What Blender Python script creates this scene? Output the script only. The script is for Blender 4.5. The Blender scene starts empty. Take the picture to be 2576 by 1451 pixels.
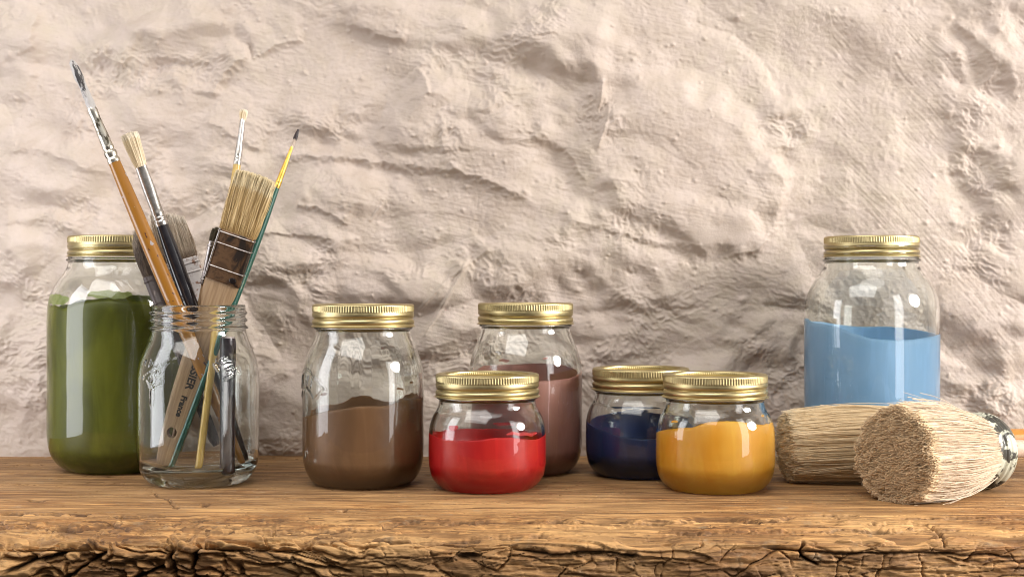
import bpy, bmesh, math, random
import numpy as np
from mathutils import Vector, Matrix
random.seed(7); rng = np.random.default_rng(7)
C = bpy.context.scene.collection
S = 0.01                                   # everything below is measured in centimetres
F, HX, HY, EYE = 3450.0, 1288.0, 715.0, 14.46
R = math.radians

# ------------------------------------------------------------------ camera, world, lamps, exposure
sc = bpy.context.scene
cd = bpy.data.cameras.new('camera'); cam = bpy.data.objects.new('camera', cd); C.objects.link(cam)
cam.location = (0, 0, EYE*S); cam.rotation_euler = (R(90), 0, 0)
cd.sensor_width = 36; cd.lens = 36*F/2576; cd.shift_y = (HY-725.5)/2576
cd.clip_start = 0.02; cd.clip_end = 50
cd.dof.use_dof = True; cd.dof.focus_distance = 0.92; cd.dof.aperture_fstop = 20
sc.camera = cam
w = bpy.data.worlds.new('World'); sc.world = w; w.use_nodes = True
bg = w.node_tree.nodes['Background']
# a dim studio: pale ceiling and sides, dark behind the camera
wt = w.node_tree; tcw = wt.nodes.new('ShaderNodeTexCoord'); dt = wt.nodes.new('ShaderNodeVectorMath'); dt.operation = 'DOT_PRODUCT'
dt.inputs[1].default_value = (0, -.96, -.28); wt.links.new(tcw.outputs['Generated'], dt.inputs[0])
cr = wt.nodes.new('ShaderNodeValToRGB'); wt.links.new(dt.outputs['Value'], cr.inputs[0])
cr.color_ramp.elements[0].position = .60; cr.color_ramp.elements[0].color = (1, .965, .94, 1)
cr.color_ramp.elements[1].position = .93; cr.color_ramp.elements[1].color = (.13, .12, .12, 1)
wt.links.new(cr.outputs[0], bg.inputs['Color']); bg.inputs['Strength'].default_value = 0.38

def area(name, loc, target, sx, sy, power, col):
    l = bpy.data.lights.new(name, 'AREA'); l.shape = 'RECTANGLE'; l.size = sx*S; l.size_y = sy*S
    l.energy = power; l.color = col
    o = bpy.data.objects.new(name, l); C.objects.link(o)
    o.location = Vector(loc)*S
    o.rotation_euler = (Vector(target)-Vector(loc)).to_track_quat('-Z', 'Y').to_euler()
    return o
area('key_lamp', (160, 50, 62), (0, 114, 4), 58, 48, 39.0, (1, .97, .925)).data.shape = 'ELLIPSE'
area('window_lamp', (-60, 84, 18), (0, 105, 18), 21, 54, 2.1, (.95, .96, 1))
area('strip_lamp', (56, 62, 18), (6, 100, 18), 15, 52, 1.4, (1, .97, .95))
area('overhead_lamp', (10, 45, 125), (0, 88, 0), 90, 60, 3.0, (1, .97, .93)).data.shape = 'ELLIPSE'
area('front_fill', (-55, -10, 150), (0, 95, 2), 150, 100, 21.0, (1, .97, .93))  # added fill with no real source, lifts the beam front and lower wall
sc.view_settings.view_transform = 'Standard'; sc.view_settings.look = 'None'
sc.view_settings.exposure = 0.02; sc.view_settings.gamma = 1
sc.view_settings.use_curve_mapping = False
cy = sc.cycles
cy.max_bounces = 16; cy.transmission_bounces = 14; cy.diffuse_bounces = 5; cy.glossy_bounces = 6
cy.transparent_max_bounces = 12; cy.sample_clamp_indirect = 6; cy.blur_glossy = 0.6
cy.use_denoising = True; cy.filter_width = 1.05

# ------------------------------------------------------------------ helpers
def P3(X, Y, d):                            # the point seen at (X, Y) of the 2576 px wide picture, d cm away
    return np.array([(X-HX)*d/F, d, EYE-(Y-HY)*d/F])

def dist_at(Y): return EYE*F/(Y-HY)         # distance of a table-top point seen at row Y

def ss(a, b, x):
    t = np.clip((x-a)/(b-a), 0, 1); return t*t*(3-2*t)

_perm = np.random.default_rng(3).permutation(4096)
def _h(ix, iy, seed): return _perm[(_perm[(ix+seed*131) & 4095]+iy*7+seed) & 4095]
def pn(x, y, seed=0):                       # gradient noise, about -1..1
    x = np.asarray(x, float); y = np.asarray(y, float)
    xi = np.floor(x).astype(np.int64); yi = np.floor(y).astype(np.int64); fx = x-xi; fy = y-yi
    u = fx*fx*fx*(fx*(fx*6-15)+10); v = fy*fy*fy*(fy*(fy*6-15)+10)
    def g(ix, iy, dx, dy):
        a = _h(ix, iy, seed)*(2*math.pi/4096); return np.cos(a)*dx+np.sin(a)*dy
    a = g(xi, yi, fx, fy); b = g(xi+1, yi, fx-1, fy); c = g(xi, yi+1, fx, fy-1); d = g(xi+1, yi+1, fx-1, fy-1)
    return 1.5*((a*(1-u)+b*u)*(1-v)+(c*(1-u)+d*u)*v)
def fbm(x, y, o=4, seed=0, gain=.5):
    s = 0; a = 1; t = 0
    for i in range(o):
        s = s+a*pn(x, y, seed+i); t += a; a *= gain; x = x*2.03+11.3; y = y*2.03+5.1
    return s/t
def voro(x, y, seed=0, jit=.85):            # F1, F2-F1, cell random
    xi = np.floor(x).astype(np.int64); yi = np.floor(y).astype(np.int64)
    f1 = np.full(x.shape, 9.); f2 = np.full(x.shape, 9.); cid = np.zeros(x.shape)
    for dx in (-1, 0, 1):
        for dy in (-1, 0, 1):
            h = _h(xi+dx, yi+dy, seed); h2 = _h(xi+dx+57, yi+dy+91, seed)
            d = np.hypot(xi+dx+.5+jit*(h/4096-.5)-x, yi+dy+.5+jit*(h2/4096-.5)-y)
            n = d < f1
            f2 = np.where(n, f1, np.minimum(f2, d)); cid = np.where(n, h/4096, cid); f1 = np.where(n, d, f1)
    return f1, f2-f1, cid
def seg_dist(X, Y, poly):                   # distance to polyline, signed side (+ = above it on screen), param along
    best = np.full(X.shape, 1e9); side = np.zeros(X.shape); par = np.zeros(X.shape)
    L = 0
    for (x0, y0), (x1, y1) in zip(poly[:-1], poly[1:]):
        dx, dy = x1-x0, y1-y0; l = math.hypot(dx, dy)
        t = np.clip(((X-x0)*dx+(Y-y0)*dy)/(l*l), 0, 1)
        d = np.hypot(X-x0-t*dx, Y-y0-t*dy)
        s = -((Y-y0)*dx-(X-x0)*dy)/l
        m = d < best
        best = np.where(m, d, best); side = np.where(m, s, side); par = np.where(m, L+t*l, par); L += l
    return best, side, par/L

def mesh_from(name, V, Q, smooth=True, T=None):
    me = bpy.data.meshes.new(name)
    V = np.asarray(V, np.float32).reshape(-1, 3)*S
    Q = np.asarray(Q, np.int32).reshape(-1, 4); nq = len(Q)
    T = np.zeros((0, 3), np.int32) if T is None else np.asarray(T, np.int32).reshape(-1, 3); nt = len(T)
    me.vertices.add(len(V)); me.vertices.foreach_set('co', V.ravel())
    me.loops.add(nq*4+nt*3); me.loops.foreach_set('vertex_index', np.concatenate([Q.ravel(), T.ravel()]))
    me.polygons.add(nq+nt)
    me.polygons.foreach_set('loop_start', np.concatenate([np.arange(nq)*4, nq*4+np.arange(nt)*3]).astype(np.int32))
    me.update(calc_edges=True)
    me.polygons.foreach_set('use_smooth', np.full(nq+nt, smooth)); me.update()
    return me
def grid_quads(n, m, wrap=False, off=0, flip=False):
    i = np.arange(n-1)[:, None]; j = np.arange(m if wrap else m-1)[None, :]; j2 = (j+1) % m
    q = np.stack([i*m+j, i*m+j2, (i+1)*m+j2, (i+1)*m+j], -1).reshape(-1, 4)+off
    return q[:, ::-1] if flip else q
def obj(name, me, mat=None, parent=None):
    o = bpy.data.objects.new(name, me); C.objects.link(o)
    if mat: me.materials.append(mat)
    if parent: o.parent = parent
    return o
def thing(name, label, cat, loc=(0, 0, 0), group=None):
    o = bpy.data.objects.new(name, None); C.objects.link(o); o.location = Vector(tuple(float(v) for v in loc))*S
    o.empty_display_size = .02
    o['label'] = label; o['category'] = cat
    if group: o['group'] = group
    return o
def attr(me, name, vals):
    a = me.attributes.new(name, 'FLOAT', 'POINT'); a.data.foreach_set('value', np.asarray(vals, np.float32).ravel())
def catmull(pts, step):                     # smooth resample of a 2D profile, tangents weighted by chord length
    p = np.array(pts, float); d = np.hypot(*np.diff(p, axis=0).T); d = np.maximum(d, 1e-6); v = np.diff(p, axis=0)/d[:, None]
    m = np.empty_like(p); m[0] = v[0]; m[-1] = v[-1]
    if len(p) > 2: m[1:-1] = (v[:-1]*d[1:, None]+v[1:]*d[:-1, None])/(d[:-1]+d[1:])[:, None]
    out = []
    for i in range(len(p)-1):
        n = max(1, int(d[i]/step)); t = (np.arange(n)/n)[:, None]; L = d[i]
        L0 = min(L, 1.8*d[max(i-1, 0)]); L1 = min(L, 1.8*d[min(i+1, len(d)-1)])
        out.append((2*t**3-3*t**2+1)*p[i]+(t**3-2*t**2+t)*L0*m[i]+(-2*t**3+3*t**2)*p[i+1]+(t**3-t**2)*L1*m[i+1])
    out.append(p[-1][None]); return np.vstack(out)
def resample(pts, step):                    # straight resample keeps corners
    p = np.array(pts, float); out = []
    for a, b in zip(p[:-1], p[1:]):
        n = max(1, int(np.hypot(*(b-a))/step)); out.append(a+(b-a)*(np.arange(n)/n)[:, None])
    out.append(p[-1][None]); return np.vstack(out)
def revolve(prof, seg, disp=None):          # profile (r, z) bottom to top; angle 0 faces the camera, grows to the right
    a = np.arange(seg)*2*math.pi/seg
    r = prof[:, 0][:, None]+np.zeros(seg)[None]; z = prof[:, 1][:, None]+np.zeros(seg)[None]; A = a[None]+0*r
    if disp is not None: r = r+disp(A, z, r)
    r = np.maximum(r, 1e-4)
    return np.stack([r*np.sin(A), -r*np.cos(A), z], -1)

# ------------------------------------------------------------------ material helper
class M:
    def __init__(s, name):
        s.m = bpy.data.materials.new(name); s.m.use_nodes = True; s.t = s.m.node_tree
        s.b = s.t.nodes['Principled BSDF']; s.tc = None
    def n(s, typ, **kw):
        x = s.t.nodes.new(typ)
        for k, v in kw.items():
            if k in ('operation', 'blend_type', 'data_type', 'feature', 'distance', 'attribute_name', 'noise_type', 'wave_type', 'bands_direction') and hasattr(x, k) and typ != 'ShaderNodeBump': setattr(x, k, v)
            else: x.inputs[k.replace('_', ' ')].default_value = v
        return x
    def l(s, a, b): s.t.links.new(a, b)
    def co(s, scale=(1, 1, 1), rot=(0, 0, 0), loc=(0, 0, 0)):       # object coordinates in cm
        if not s.tc: s.tc = s.t.nodes.new('ShaderNodeTexCoord')
        mp = s.t.nodes.new('ShaderNodeMapping'); s.l(s.tc.outputs['Object'], mp.inputs[0])
        mp.inputs['Scale'].default_value = tuple(100*v for v in scale); mp.inputs['Rotation'].default_value = rot
        mp.inputs['Location'].default_value = loc
        return mp.outputs[0]
    def noise(s, vec, scale=1, detail=4, rough=.55, dist=0):
        x = s.n('ShaderNodeTexNoise', Scale=scale, Detail=detail, Roughness=rough, Distortion=dist)
        s.l(vec, x.inputs['Vector']); return x.outputs['Fac']
    def ramp(s, fac, stops):
        x = s.t.nodes.new('ShaderNodeValToRGB'); e = x.color_ramp.elements
        while len(e) < len(stops): e.new(.5)
        for i, (p, c) in enumerate(stops):
            e[i].position = p; e[i].color = (*c, 1) if isinstance(c, tuple) else (c, c, c, 1)
        s.l(fac, x.inputs[0]); return x.outputs[0]
    def mix(s, fac, a, b, mode='MIX'):
        x = s.t.nodes.new('ShaderNodeMix'); x.data_type = 'RGBA'; x.blend_type = mode
        for v, i in ((fac, 0), (a, 6), (b, 7)):
            if isinstance(v, (float, int)): x.inputs[i].default_value = v
            elif isinstance(v, tuple): x.inputs[i].default_value = (*v, 1)
            else: s.l(v, x.inputs[i])
        return x.outputs[2]
    def attr(s, name):
        x = s.t.nodes.new('ShaderNodeAttribute'); x.attribute_name = name; return x.outputs['Fac']
    def bump(s, h, dist, strength=1, prev=None):
        x = s.t.nodes.new('ShaderNodeBump'); x.inputs['Distance'].default_value = dist*S; x.inputs['Strength'].default_value = strength
        s.l(h, x.inputs['Height'])
        if prev: s.l(prev, x.inputs['Normal'])
        s.l(x.outputs[0], s.b.inputs['Normal']); return x.outputs[0]
    def set(s, **kw):
        for k, v in kw.items():
            k = {'color': 'Base Color', 'rough': 'Roughness', 'metal': 'Metallic', 'spec': 'Specular IOR Level', 'coat': 'Coat Weight',
                 'coat_rough': 'Coat Roughness', 'sss': 'Subsurface Weight', 'trans': 'Transmission Weight', 'ior': 'IOR', 'sheen': 'Sheen Weight'}[k]
            if isinstance(v, tuple): s.b.inputs[k].default_value = (*v, 1)
            elif isinstance(v, (int, float)): s.b.inputs[k].default_value = v
            else: s.l(v, s.b.inputs[k])
        return s

# ------------------------------------------------------------------ materials
def wall_mat():
    m = M('painted_plaster'); v = m.co()
    big = m.noise(v, .09, 3, .5); mid = m.noise(v, .6, 5, .6)
    col = m.mix(m.ramp(big, [(.38, 0.), (.62, 1.)]), (.425, .345, .288), (.475, .40, .328))
    col = m.mix(m.ramp(mid, [(.35, 0.), (.7, 1.)]), col, (.50, .415, .365))
    m.set(color=col, rough=.62, spec=.35)
    st = m.noise(m.co((.5, 1, 2.6), (0, R(11), 0)), 1.6, 6, .62, .4)
    fine = m.noise(v, 7, 5, .65)
    n1 = m.bump(st, .05, .3); m.bump(fine, .06, .5, n1)
    return m.m
def wood_mat():
    m = M('weathered_beam_wood'); v = m.co((.10, 1.1, 1.1)); v2 = m.co((.25, 6.5, 6.5)); v3 = m.co((.22, .35, .5))
    a = m.noise(v, 1.5, 8, .62, .5); b = m.noise(v2, 1.1, 5, .6); c = m.noise(v3, .5, 4, .5)
    col = m.ramp(a, [(.32, (.12, .046, .014)), (.44, (.31, .135, .042)), (.54, (.54, .275, .095)), (.68, (.70, .40, .16))])
    col = m.mix(m.ramp(b, [(.36, .75), (.58, 0.)]), col, (.17, .085, .034))
    col = m.mix(m.ramp(c, [(.38, 0.), (.66, .6)]), col, (.72, .43, .18))
    gy = m.attr('age')
    col = m.mix(gy, col, m.mix(m.ramp(a, [(.35, 0.), (.6, 1.)]), (.13, .072, .034), (.32, .19, .09)))
    sp = m.noise(m.co((.5, 1.5, 1.5)), 2.2, 4, .6); col = m.mix(m.ramp(sp, [(.66, 0.), (.74, .75)]), col, (.06, .032, .018))
    g1 = m.noise(m.co((.05, .45, .45), rot=(0, 0, R(-1.5))), 1.6, 5, .65, 1.8); col = m.mix(m.ramp(g1, [(.42, .9), (.55, 0.)]), col, m.mix(.55, col, (.10, .045, .016)))
    g2 = m.noise(m.co((.05, 1.0, 1.0), loc=(3, 1, 2), rot=(0, 0, R(2.5))), 1.5, 5, .65, 1.6); col = m.mix(m.ramp(g2, [(.36, .9), (.46, 0.)]), col, (.13, .062, .024))
    g3 = m.noise(m.co((.6, .6, .6)), 1.0, 5, .65); col = m.mix(m.ramp(g3, [(.60, 0.), (.72, .5)]), col, (.36, .27, .17))
    col = m.mix(m.attr('crack_shade'), col, (.045, .024, .012))  # shade of the deep cracks and pits painted into the wood colour
    m.set(color=col, rough=.6, spec=.3)
    n1 = m.bump(b, .09, .8); n2 = m.bump(a, .25, .55, n1); m.bump(m.noise(m.co((1.5, 8, 8)), 1.6, 4, .6), .03, .6, n2)
    return m.m
def glass_mat():
    m = M('jar_glass'); m.set(color=(.965, .99, .975), rough=0.0, trans=1.0, ior=1.5)
    n = m.noise(m.co((1, 1, .35)), .45, 3, .5); m.bump(n, .028, .5)
    va = m.t.nodes.new('ShaderNodeVolumeAbsorption'); va.inputs['Color'].default_value = (.72, .95, .87, 1); va.inputs['Density'].default_value = 5
    m.l(va.outputs[0], m.t.nodes['Material Output'].inputs['Volume'])
    return m.m
def gold_mat():
    m = M('brass_lacquered_tin'); n = m.noise(m.co((1, 1, 4)), 3, 3)
    col = m.mix(n, (.44, .36, .18), (.52, .43, .23))
    m.set(color=col, metal=1.0, rough=m.ramp(n, [(.3, .33), (.7, .43)])); return m.m
def paint_mat(name, col, col2, rough=.35):
    m = M(name); n = m.noise(m.co((1, 1, .5)), .35, 3, .5, .6)
    n2 = m.noise(m.co((.7, .7, .12)), 1.1, 5, .6, 1.2)
    c = m.mix(m.ramp(n, [(.4, 0.), (.62, 1.)]), col, col2); c = m.mix(m.ramp(n2, [(.52, 0.), (.72, .35)]), c, tuple(min(1, v*1.35+.012) for v in col2))
    m.set(color=c, rough=rough, spec=.4); return m.m
def simple(name, col, rough=.5, metal=0., col2=None, sc_=2., spec=.5, coat=0., vec=(1, 1, 1), lo=.4, hi=.6, bump=0):
    m = M(name)
    n = m.noise(m.co(vec), sc_, 5, .6)
    m.set(color=m.mix(m.ramp(n, [(lo, 0.), (hi, 1.)]), col, col2 or tuple(c*.85 for c in col)), rough=rough, metal=metal, spec=spec, coat=coat)
    if bump: m.bump(n, bump, .8)
    return m.m
def bristle_mat(name, base, dark, tip, tipat=.97, basecol=None, baseat=.1):
    m = M(name); r = m.attr('rnd'); t = m.attr('tip')
    c = m.mix(m.ramp(r, [(0., 0.), (1., 1.)]), base, dark)
    c = m.mix(m.ramp(t, [(tipat-.04, 0.), (tipat, 1.)]), c, m.mix(m.ramp(r, [(.5, 0.), (.95, 1.)]), tip, tuple(v*.6 for v in tip)))
    if basecol: c = m.mix(m.ramp(t, [(baseat, 1.), (baseat+.25, 0.)]), c, basecol)
    m.set(color=c, rough=.45, spec=.4); return m.m

GLASS, GOLD = glass_mat(), gold_mat()
DISC = simple('gold_lid_disc', (.46, .36, .14), .3, 1.0, (.52, .41, .17))

# ------------------------------------------------------------------ plastered wall
DW = 114.9; K = F/DW
def wall_height(X, Y):                      # relief in picture pixels at the wall (30 px = 1 cm)
    wx = 55*fbm(X/260, Y/260, 3, 20); wy = 40*fbm(X/230, Y/230, 3, 30)
    A, B = X+wx, Y+wy
    ca, sa = math.cos(R(13)), math.sin(R(13))
    U = A*ca+B*sa; Vv = -A*sa+B*ca
    h = 24*fbm(U/520, Vv/320, 2, 1)
    roughmask = ss(-.25, .35, pn(X/420+3.1, Y/330, 77)+.25-.9*ss(1980, 2150, X)*ss(2420, 2250, X)-.5*ss(1450, 1600, X)*ss(2050, 1900, X)*ss(600, 500, Y))
    m1 = ss(-.3, .4, pn(X/300, Y/220, 81)+.2)*(.3+.7*roughmask)
    h += 19*fbm(U/230, Vv/150, 2, 5)*(.4+.6*roughmask)+9.5*pn(U/95, Vv/70, 9)*m1+5.5*pn(U/52, Vv/40, 10)*m1
    m2 = ss(.0, .5, pn(X/170, Y/120, 80)+.12)*(.25+.75*roughmask)       # crumbly patches
    h += m2*(4.5*pn(U/40, Vv/27, 12)+2.4*(1-2*np.abs(pn(U/21, Vv/16, 13)))+1.0*pn(U/8, Vv/7, 14))
    h += .9*pn(U/17, Vv/13, 16)+.5*pn(X/8, Y/7, 17)
    f1, e_, c_ = voro(A/300, B/190, 300, .9)                              # rubble stones swelling under the plaster
    h += 20*(1-np.minimum(f1, 1)**2.2)*(.4+c_)*(.35+.65*roughmask)*ss(-.1, .5, e_)
    def bump(cx, cy, rx, ry, rot, hh, p=2.2, w=.55):
        a = R(rot); u = ((X-cx)*math.cos(a)+(Y-cy)*math.sin(a))/rx; v = (-(X-cx)*math.sin(a)+(Y-cy)*math.cos(a))/ry
        rho = (np.abs(u)**p+np.abs(v)**p)**(1/p)+.12*pn(X/70, Y/70, int(cx) % 50)
        return hh*(1-ss(1-w, 1+.15, rho))
    def ledge(poly, hh, drop, reach, flipx=1):   # surface rises towards the line from above, falls away below it
        d, s, t = seg_dist(A*.12+X*.88+5*pn(X/30, Y/26, 91)+2.5*pn(X/11, Y/10, 92), B*.12+Y*.88+6*pn(X/34, Y/26, 93)+3*pn(X/12, Y/10, 94), poly)
        s = s*flipx; fade = ss(0, .12, t)*ss(1, .88, t)
        return .8*fade*hh*np.where(s > 0, np.exp(-d/reach), np.exp(-(d/drop)**1.5))
    def ridge(poly, hh, wd):
        d, s, t = seg_dist(X, Y, poly); return hh*np.exp(-(d/wd)**2)*(ss(0, .15, t)*ss(1, .85, t)*.8+.2)
    h += bump(1700, 400, 290, 200, 28, 30, 2.6, .35)      # large stone right of centre
    h += bump(1780, 560, 190, 60, 14, 12)
    h += bump(1180, 330, 200, 110, 10, 14)
    h += bump(1560, 700, 420, 130, 8, 8)
    h += bump(900, 480, 160, 60, 10, 12) + bump(760, 620, 150, 70, 12, 12)
    h += bump(600, 380, 150, 120, -20, 13) + bump(1370, 640, 190, 90, -20, 12) + bump(880, 700, 240, 60, 5, 10)
    h += bump(420, 120, 220, 100, -18, 18) + bump(130, 420, 150, 90, 10, 14) + bump(40, 130, 70, 150, 5, 16)
    h += bump(20, 650, 90, 120, 0, 18) + bump(60, 900, 130, 150, 0, 14) + bump(1050, 60, 260, 60, 8, 14)
    h += bump(1420, 120, 330, 70, 14, 14) + bump(900, 880, 420, 120, 0, -8)
    h += 42*ss(2130, 2480, X+.35*Y-60)*(.25+.75*ss(900, 350, Y))+10*ss(2380, 2560, X)     # wall swells forward to the right
    h -= bump(2060, 130, 150, 120, 40, 10)+bump(2470, 190, 45, 95, -30, 16)+bump(2330, 330, 90, 60, 0, 6)
    h += ledge([(684, 386), (900, 400), (1148, 426), (1230, 455), (1364, 516)], 20, 14, 90)
    h += ledge([(740, 514), (790, 522), (834, 534), (880, 566)], 15, 9, 60)
    h += ledge([(640, 583), (760, 588), (850, 602)], 9, 6, 40)
    h += ledge([(1400, 545), (1460, 562), (1520, 566), (1647, 604), (1760, 622), (1800, 662)], 14, 14, 80)
    h += ledge([(1830, 640), (1900, 628), (1950, 560), (1968, 450), (1930, 390)], 24, 16, 70)
    h += ledge([(869, 50), (940, 84), (1025, 107)], 12, 8, 50)
    h += ledge([(1045, 170), (1068, 200), (1085, 247)], 10, 6, 40, -1)
    h += ledge([(1105, 273), (1116, 320), (1119, 390)], 10, 8, 60, 1)
    h += ledge([(1330, 330), (1352, 347), (1425, 373), (1476, 467)], 12, 9, 55)
    h += ledge([(633, 130), (567, 185), (545, 215), (533, 252)], 20, 11, 60, -1)
    h += ledge([(767, 96), (700, 112), (633, 140)], 12, 9, 50, -1)
    h += ledge([(253, 128), (285, 150), (320, 170)], 10, 5, 40)
    h += ledge([(100, 25), (79, 70), (80, 105), (92, 130)], 13, 6, 45, -1)
    h += ledge([(1717, 40), (1850, 82), (1925, 150), (1990, 265)], -13, 22, 60)
    h += ledge([(0, 372), (110, 382), (230, 425), (300, 440)], 9, 9, 60)
    h += ledge([(513, 300), (590, 345), (660, 386)], 11, 8, 60)
    h += ledge([(0, 560), (120, 545), (220, 590)], 12, 12, 60)
    h += ledge([(1090, 760), (1180, 650), (1290, 600)], 8, 10, 70, -1)
    h += ledge([(2390, 45), (2440, 100), (2490, 170), (2450, 240)], 15, 12, 45, 1)
    h += ledge([(1500, 720), (1700, 745), (1850, 800), (1960, 860)], 5, 14, 70)
    h += ledge([(1480, 905), (1620, 880), (1760, 930)], 4, 12, 60)
    h += ridge([(1516, 200), (1512, 245), (1505, 278)], 10, 6)+ridge([(1524, 307), (1512, 345), (1502, 378)], 7, 6)
    h += ridge([(1060, 855), (1120, 760), (1160, 690), (1180, 640)], 7, 5)+ridge([(1045, 790), (1130, 700), (1240, 620)], 4, 4)
    h += ridge([(927, 560), (945, 535), (962, 515)], 5, 4)
    g = np.random.default_rng(11)               # lumps of grit and small pits in the paint
    for i in range(1100):
        cx, cy_, r_ = g.uniform(-100, 2700), g.uniform(-60, 1180), g.uniform(2.6, 6.0)*(1.8 if g.random() < .10 else 1)
        a = r_*g.uniform(.45, .8)*(1 if g.random() < .72 else -.7)
        if 1950 < cx < 2250: a *= .6
        ix0, ix1 = np.searchsorted(X[0], [cx-3*r_, cx+3*r_]); yy = -Y[:, 0]; iy0, iy1 = np.searchsorted(yy, [-(cy_+3*r_), -(cy_-3*r_)])
        if ix1 > ix0 and iy1 > iy0:
            xx, yv = X[iy0:iy1, ix0:ix1], Y[iy0:iy1, ix0:ix1]
            h[iy0:iy1, ix0:ix1] += a*np.exp(-(((xx-cx)/r_)**2+((yv-cy_)/(r_*g.uniform(.7, 1.1)))**2))
    # brush strokes, steeper in the smooth hollow on the right
    rt = ss(1950, 2100, X); a2 = R(13)+rt*R(35)
    u2 = X*np.cos(a2)+Y*np.sin(a2); v2 = -X*np.sin(a2)+Y*np.cos(a2)
    h += (.5+.35*rt)*pn(u2/70, v2/5, 60)*ss(-.3, .3, pn(X/150, Y/150, 63))+.35*pn(u2/40, v2/3, 61)*(.5+.5*pn(X/150, Y/150, 62))
    return h
xs = np.concatenate([np.linspace(-95, -45, 90)[:-1], np.linspace(-45, 45, 1250), np.linspace(45, 95, 90)[1:]])
zs = np.concatenate([np.linspace(-2, 39.5, 600), np.linspace(39.5, 75, 60)[1:]])
XX, ZZ = np.meshgrid(xs, zs)
hh = wall_height(HX+XX*K, HY+(EYE-ZZ)*K)/K
hh -= .35*ss(20, 4, ZZ)
hh = (hh-hh.mean())*1.12+.05
lim = 1.15+1.3*ss(18, 24, ZZ); hh = np.where(hh > lim-.45, lim-.45+.45*np.tanh((hh-lim+.45)/.45), hh)   # the stones stay behind the jars
V = np.stack([XX, DW-hh, ZZ], -1)
wall = obj('wall', mesh_from('wall', V, grid_quads(*XX.shape)), wall_mat()); wall['kind'] = 'structure'
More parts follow.
